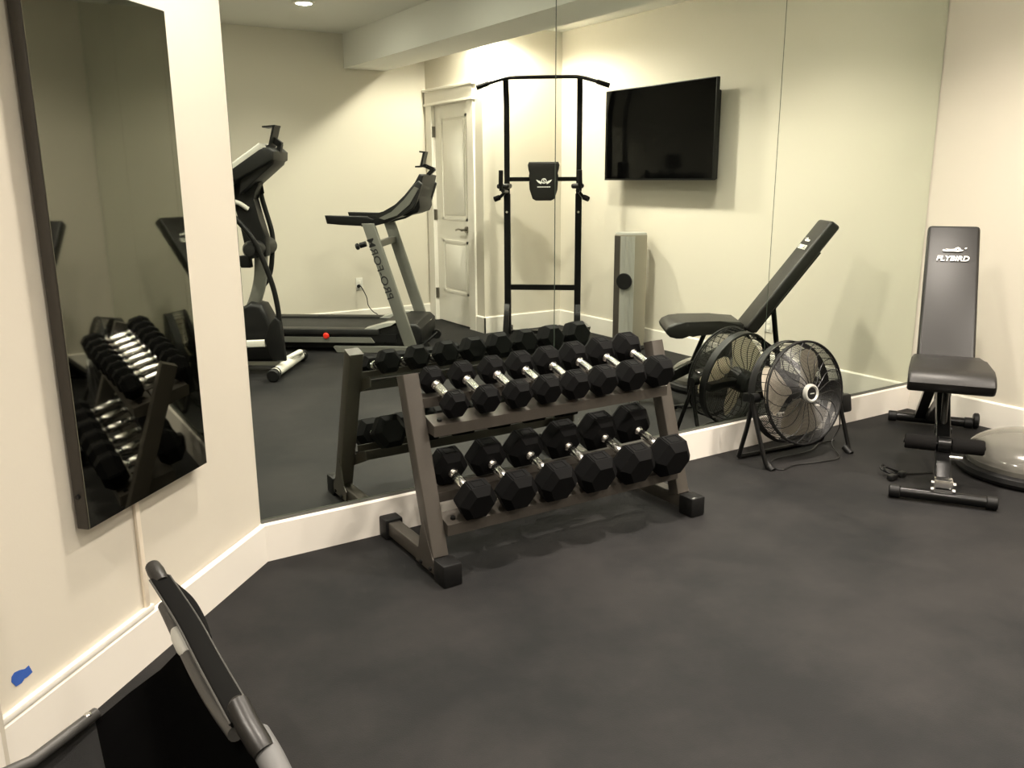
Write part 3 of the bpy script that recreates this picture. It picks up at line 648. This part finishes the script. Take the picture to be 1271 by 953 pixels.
for s in (1, -1):
    cr = obj('crank_disc', mk([cyl((-.40, s * .115, .30), .085, .02, (0, 1, 0), 32, b=.004), cyl((-.40, s * .128, .30), .06, .012, (0, 1, 0), 32)]), LSILVER, el)
    obj('pedal_arm', mk([bar((-.09 if s == 1 else -.36, s * .20, .245), (-.85, s * .20, .16 + .05 * s), .035, .05, up=(0, 0, 1), b=.008)]), WSILVER, el)
    obj('foot_plate', mk([bb(-1.02, -.68, s * .13, s * .27, .20 + .05 * s, .225 + .05 * s, bev=.01)]), BLACKP, el)
    dx = .12 if s == 1 else -.20
    obj('moving_arm', mk([tube(curve([(-.30 - dx * .5, s * .22, 1.45), (-.27 - dx * .4, s * .24, 1.25), (-.13, s * .23, 1.0), (-.07 if s == 1 else -.13, s * .215, .86), (-.07 + dx * .5, s * .205, .66), (-.105 + dx, s * .20, .50), (-.10 + dx, s * .20, .36)]), .018)]), BLACKP, el)
    obj('grip', mk([tube(curve([(-.305 - dx * .55, s * .20, 1.50), (-.30 - dx * .5, s * .22, 1.40), (-.275 - dx * .42, s * .238, 1.27)]), .024)]), FOAM, el)
    obj('fixed_handle', mk([tube(curve([(-.19, s * .06, 1.17), (-.26, s * .10, 1.22), (-.36, s * .14, 1.215)]), .016)]), WSILVER, el)
obj('arm_hub', mk([xf(lathe([(0, -.24), (.04, -.235), (.062, -.19), (.055, -.08), (.055, .08), (.062, .19), (.04, .235), (0, .24)], axis=(0, 1, 0)), Matrix.Translation((-.145, 0, .90)))]), DGREY, el)
obj('console_neck', mk([prism([(-.24, .82), (-.09, .84), (-.085, .98), (-.12, 1.10), (-.165, 1.24), (-.10, 1.35), (-.22, 1.42), (-.33, 1.28), (-.28, 1.16), (-.24, 1.04)], -.055, .055, bev=.015)]), BLACKP, el)
cn = obj('console', mk([prism([(-.37, 1.34), (-.29, 1.33), (.045, 1.50), (.05, 1.555), (.015, 1.585), (-.05, 1.575), (-.30, 1.42)], -.17, .17, bev=.015),
                        prism([(-.22, 1.27), (.03, 1.47), (.045, 1.51), (-.20, 1.40)], -.13, .13, bev=.01)]), DGREY, el)
obj('console_trim', mk([sweep([(-.36, 0, 1.378), (-.035, 0, 1.592)], rect(.34, .045, .01), up=(-.5, 0, .85))]), WSILVER, cn)
obj('bottle_holder', mk([prism([(-.29, .845), (-.20, .855), (-.195, .765), (-.26, .765)], .03, .10, bev=.006)]), BLACKP, el)
obj('tablet_holder', mk([bar((-.01, 0, 1.59), (.03, 0, 1.725), .13, .014, up=(1, 0, -.3)), bar((-.05, 0, 1.72), (.04, 0, 1.727), .13, .010), bar((-.075, 0, 1.585), (-.01, 0, 1.595), .13, .012), bar((.0, 0, 1.64), (.055, 0, 1.60), .04, .04), bar((.05, 0, 1.61), (.03, 0, 1.53), .04, .03)]), BLACKP, el)

# ------------------------------------------------------------------ folding lounge chair, lower left
ch = thing('folding_chair', 'black sling folding chair with grey tube arms in the lower left foreground', 'chair', (-4.55, -1.5, 0))
def CP(x, y, z): return (x + 4.55, y + 1.5, z)
SP = [(-4.463, -1.262, .602), (-4.450, -1.44, .590), (-4.447, -1.61, .585), (-4.446, -1.80, .592)]
obj('arm_strap', mk([sweep(curve([CP(*p) for p in SP]), rect(.036, .010, .004), up=(0, 0, 1))]), GSTRAP, ch)
for s in (-1, 1):
    obj('strap_edge', mk([tube(curve([CP(p[0] + s * .0185, p[1], p[2] + .001) for p in SP]), .0022)]), GTUBE, ch)
obj('end_cap', mk([sweep([CP(-4.468, -1.214, .612), CP(-4.468, -1.222, .612), CP(-4.466, -1.240, .608), CP(-4.463, -1.262, .602), CP(-4.461, -1.275, .598)], circ(.0165, 20), radii=[.55, .9, 1, .92, .8])]), GCAP, ch)
obj('arm_bracket', mk([sweep(curve([CP(-4.446, -1.285, .590), CP(-4.426, -1.34, .575), CP(-4.419, -1.40, .560), CP(-4.422, -1.46, .550)]), rect(.016, .020, .005), up=(0, 0, 1))]), GSTRAP, ch)
obj('arm_tube', mk([sweep(curve([CP(-4.470, -1.33, .575), CP(-4.466, -1.40, .560), CP(-4.464, -1.50, .552), CP(-4.463, -1.60, .552), CP(-4.461, -1.70, .560), CP(-4.458, -1.80, .575)]), circ(.012, 14), radii=None)]), GTUBE, ch)
obj('tube_joint', mk([sweep([CP(-4.468, -1.415, .562), CP(-4.466, -1.44, .560), CP(-4.465, -1.48, .557), CP(-4.464, -1.50, .555)], circ(.0145, 14), radii=[.6, 1, 1, .7])]), LSILVER, ch)
obj('end_cap', mk([sweep([CP(-4.452, -1.795, .624), CP(-4.451, -1.802, .623), CP(-4.447, -1.835, .606), CP(-4.440, -1.865, .590), CP(-4.437, -1.875, .584)], circ(.0175, 20), radii=[.6, .95, 1.0, 1, .9])]), GCAP, ch)
obj('tube_sleeve', mk([sweep(curve([CP(-4.434, -1.83, .582), CP(-4.430, -1.88, .574), CP(-4.428, -1.92, .562), CP(-4.428, -1.95, .545)]), circ(.0190, 20))]), GSLEEVE, ch)
obj('arm_tube', mk([tube(curve([CP(-4.428, -1.93, .553), CP(-4.430, -1.99, .50), CP(-4.44, -2.04, .40), CP(-4.45, -2.05, .02)]), .014)]), BLACKM, ch)
# sling: black fabric hanging inward from the arm toward the cross tube
LB = [(-4.452, -1.425, .555), (-4.470, -1.398, .505), (-4.492, -1.349, .455), (-4.551, -1.341, .42), (-4.615, -1.369, .40)]
def sheet(rows):
    def f(bm):
        g = [[bm.verts.new(CP(*p)) for p in r_] for r_ in rows]
        for i in range(len(g) - 1):
            for j in range(len(g[0]) - 1): bm.faces.new((g[i][j], g[i + 1][j], g[i + 1][j + 1], g[i][j + 1]))
        bmesh.ops.solidify(bm, geom=list(bm.faces), thickness=.003)
    return f
rows = []
for k in range(9):
    t_ = k / 8; row = []
    for i, p in enumerate(LB):
        e = (-4.440, -2.02, .572) if i == 0 else (p[0] + .003 * t_, p[1] - .62, p[2] - .03)
        q = Vector(p).lerp(Vector(e), t_); q.z -= .05 * math.sin(PI * t_) * (i / 4); row.append(tuple(q))
    rows.append(row)
obj('sling', mk([sheet(rows)]), FABRIC, ch, 60)
rows = [[(-4.6152, -1.369 - .62 * k / 8, .399 - .05 * math.sin(PI * k / 8) - .03 * k / 8), (-4.70, -1.42 - .57 * k / 8, .395 - .04 * math.sin(PI * k / 8)), (-4.80, -1.47 - .52 * k / 8, .40), (-4.93, -1.52 - .47 * k / 8, .53)] for k in range(9)]
obj('side_panel', mk([sheet(rows)]), GFABRIC, ch, 60)
ct = obj('cross_tube', mk([tube([CP(-4.612, -1.366, .414), CP(-4.722, -1.462, .418), CP(-4.80, -1.50, .43), CP(-4.93, -1.53, .55)], .011)]), GTUBE, ch)
obj('rivet', mk([cyl(CP(-4.626, -1.379, .424), .007, .006, (0, 0, 1), 16, b=.002)]), CHROME, ct)
obj('far_arm', mk([tube(curve([CP(-4.95, -1.26, .60), CP(-4.95, -1.5, .59), CP(-4.95, -1.85, .59), CP(-4.95, -2.03, .45), CP(-4.95, -2.05, .02)]), .016)]), GTUBE, ch)
for x in (-4.448, -4.95):
    obj('leg', mk([tube([CP(x, -1.97, .56), CP(x, -1.72, .012)], .011)]), GTUBE, ch)
